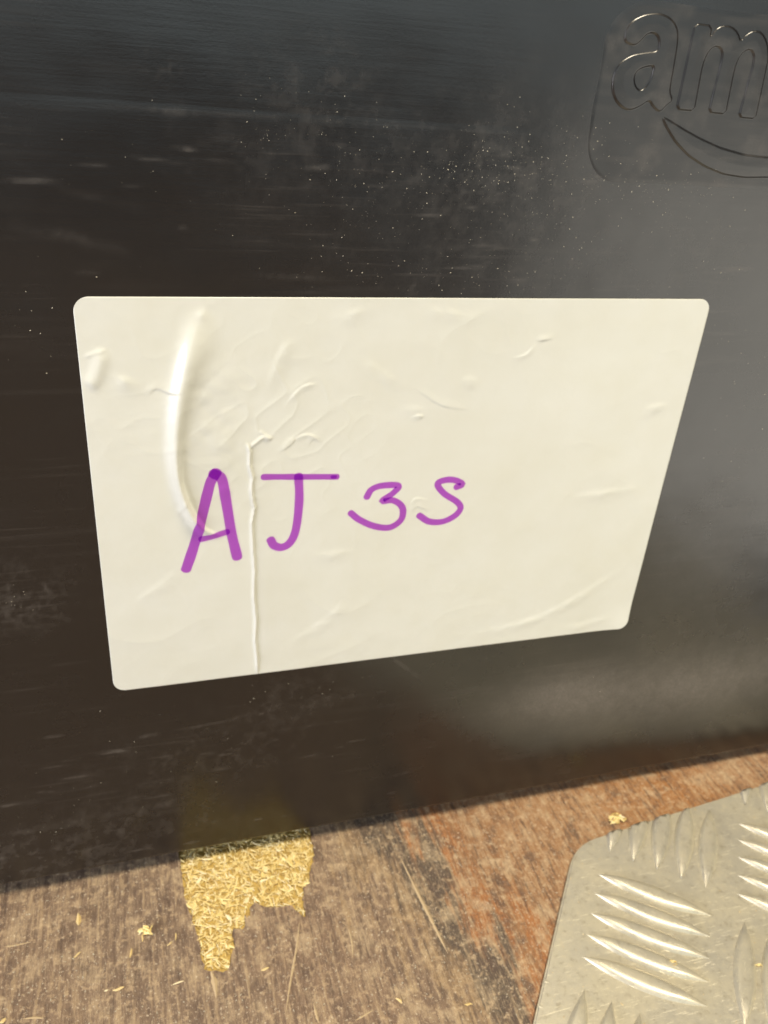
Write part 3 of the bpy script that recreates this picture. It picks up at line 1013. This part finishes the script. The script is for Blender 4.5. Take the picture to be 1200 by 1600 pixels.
def crumb(px, py, n, rad, label, z=0.0, size=0.0009):
    c = F(px, py, z)
    V, Fc = [], []
    r = random.Random(px)
    for k in range(n):
        v, f = flake_geo(size * r.uniform(1.2, 2.6), size * r.uniform(0.6, 1.0), size * 0.35, 0.05, px + k)
        a = r.uniform(0, 6.3)
        q = r.uniform(0, 1) ** 0.6 * rad
        Mx = Matrix.Translation((math.cos(a) * q * 1.5, math.sin(a) * q, size * r.uniform(0.15, 0.9))) @ Matrix.Rotation(r.uniform(-0.7, 0.9), 4, 'Z') @ Matrix.Rotation(r.gauss(0, 0.25), 4, 'Y')
        b = len(V)
        V += [tuple(Mx @ Vector(p)) for p in v]
        Fc += [tuple(i + b for i in p) for p in f]
    o = mesh_obj("wood_crumb", V, Fc, CHIP, None, False)
    o.location = (c[0], c[1], z)
    return tag(o, label, "wood crumb", "wood crumbs")


crumb(963, 1281, 40, 0.0020, "yellow crumb of wood on the rusty floor just above the tread plate corner")
crumb(229, 1456, 18, 0.0012, "pale yellow crumb of wood on the brown floor left of chipboard patch")
crumb(1186, 1508, 4, 0.0006, "bright yellow speck of wood on the tread plate between two raised bars", PT, 0.0006)
crumb(1052, 1505, 7, 0.0009, "scatter of yellow fibres caught on a raised bar of the tread plate", PT + 0.0009, 0.0005)

# ------------------------------------------------------------------ fine debris nobody could count
def speck_cloud(name, pts3, axes, size, mat, label, cat, elong=2.2):
    V, Fc = [], []
    for p in pts3:
        s = size * min(2.1, random.lognormvariate(0, 0.6)) * (0.45 if random.random() < 0.65 else 1.0)
        k = random.uniform(1, elong)
        a = random.uniform(0, math.pi)
        e1 = Vector(axes[0]) * math.cos(a) + Vector(axes[1]) * math.sin(a)
        e2 = -Vector(axes[0]) * math.sin(a) + Vector(axes[1]) * math.cos(a)
        n = Vector(axes[2])
        p = Vector(p)
        b = len(V)
        V += [tuple(p + e1 * s * k + n * s * .1), tuple(p + e2 * s * random.uniform(.5, 1)), tuple(p - e1 * s * k * random.uniform(.6, 1)), tuple(p - e2 * s * random.uniform(.5, 1)), tuple(p + n * s * 0.7)]
        Fc += [(b, b + 1, b + 4), (b + 1, b + 2, b + 4), (b + 2, b + 3, b + 4), (b + 3, b, b + 4)]
    return tag(mesh_obj(name, V, Fc, mat, None, False), label, cat, kind="stuff")


pts3 = []
for px, py, sx, sy, n in ((730, 260, 60, 25, 130), (840, 270, 50, 50, 110), (700, 320, 110, 60, 100), (900, 400, 150, 40, 90), (540, 240, 40, 60, 45), (430, 210, 30, 45, 35), (560, 330, 60, 60, 30), (1010, 290, 80, 18, 60), (1080, 330, 60, 40, 45), (960, 240, 30, 40, 35),
                          (700, 430, 130, 18, 60), (1140, 520, 40, 60, 25), (1150, 750, 25, 90, 18), (392, 1083, 12, 18, 16), (500, 1075, 25, 10, 10), (40, 1310, 50, 30, 40), (120, 1250, 70, 40, 24), (25, 940, 14, 14, 12), (60, 600, 40, 120, 16), (700, 1130, 200, 50, 22),
                          (300, 1150, 90, 40, 16), (1080, 1010, 60, 60, 14), (450, 1190, 80, 40, 10), (300, 260, 120, 90, 18)):
    for k in range(int(n * 2.0)):
        x, z_ = W(random.gauss(px, sx), random.gauss(py, sy))
        if z_ < 0.006 or z_ > 0.24 or (LX0 - .001 < x < LX1 + .001 and LZ0 - .001 < z_ < LZ1 + .001):
            continue
        y = -0.0001
        if px0 < x < px1 and pz0 < z_ < pz1:
            i, j = int((z_ - pz0) / 0.00015), int((x - px0) / 0.00015)
            y = min(y, -float(hgt[min(i, hgt.shape[0] - 1), min(j, hgt.shape[1] - 1)]) - 0.00005)
        elif z_ > Z_STEP:
            y = -0.00002
        pts3.append((x, y, z_))
speck_cloud("dust", pts3, ((1, 0, 0), (0, 0, 1), (0, -1, 0)), 0.000055, DUST, "fine pale dust specks clinging to the black tote front", "dust")
pts3 = []
while len(pts3) < 3200:
    px, py = random.uniform(-20, 1000), random.uniform(1240, 1620)
    x, y = F(px, py)
    if y > -0.002 or inside(np.array([x]), np.array([y]), patch)[0] or inside(np.array([x]), np.array([y]), pts)[0]:
        continue
    pts3.append((x, y, 0.00005))
speck_cloud("sawdust", pts3, ((1, 0, 0), (0, 1, 0), (0, 0, 1)), 0.000085, DUST, "fine pale sawdust scattered over the worn wooden floor", "sawdust", 3.0)
pts3 = []
while len(pts3) < 260:
    x, y = F(random.uniform(830, 1230), random.uniform(1240, 1620), PT)
    if not inside(np.array([x]), np.array([y]), pts)[0]:
        continue
    pts3.append((x, y, PT + 0.00003))
speck_cloud("grit", pts3, ((1, 0, 0), (0, 1, 0), (0, 0, 1)), 0.00010, SLIVER, "fine yellow grit lying on the aluminium tread plate", "grit", 4.0)
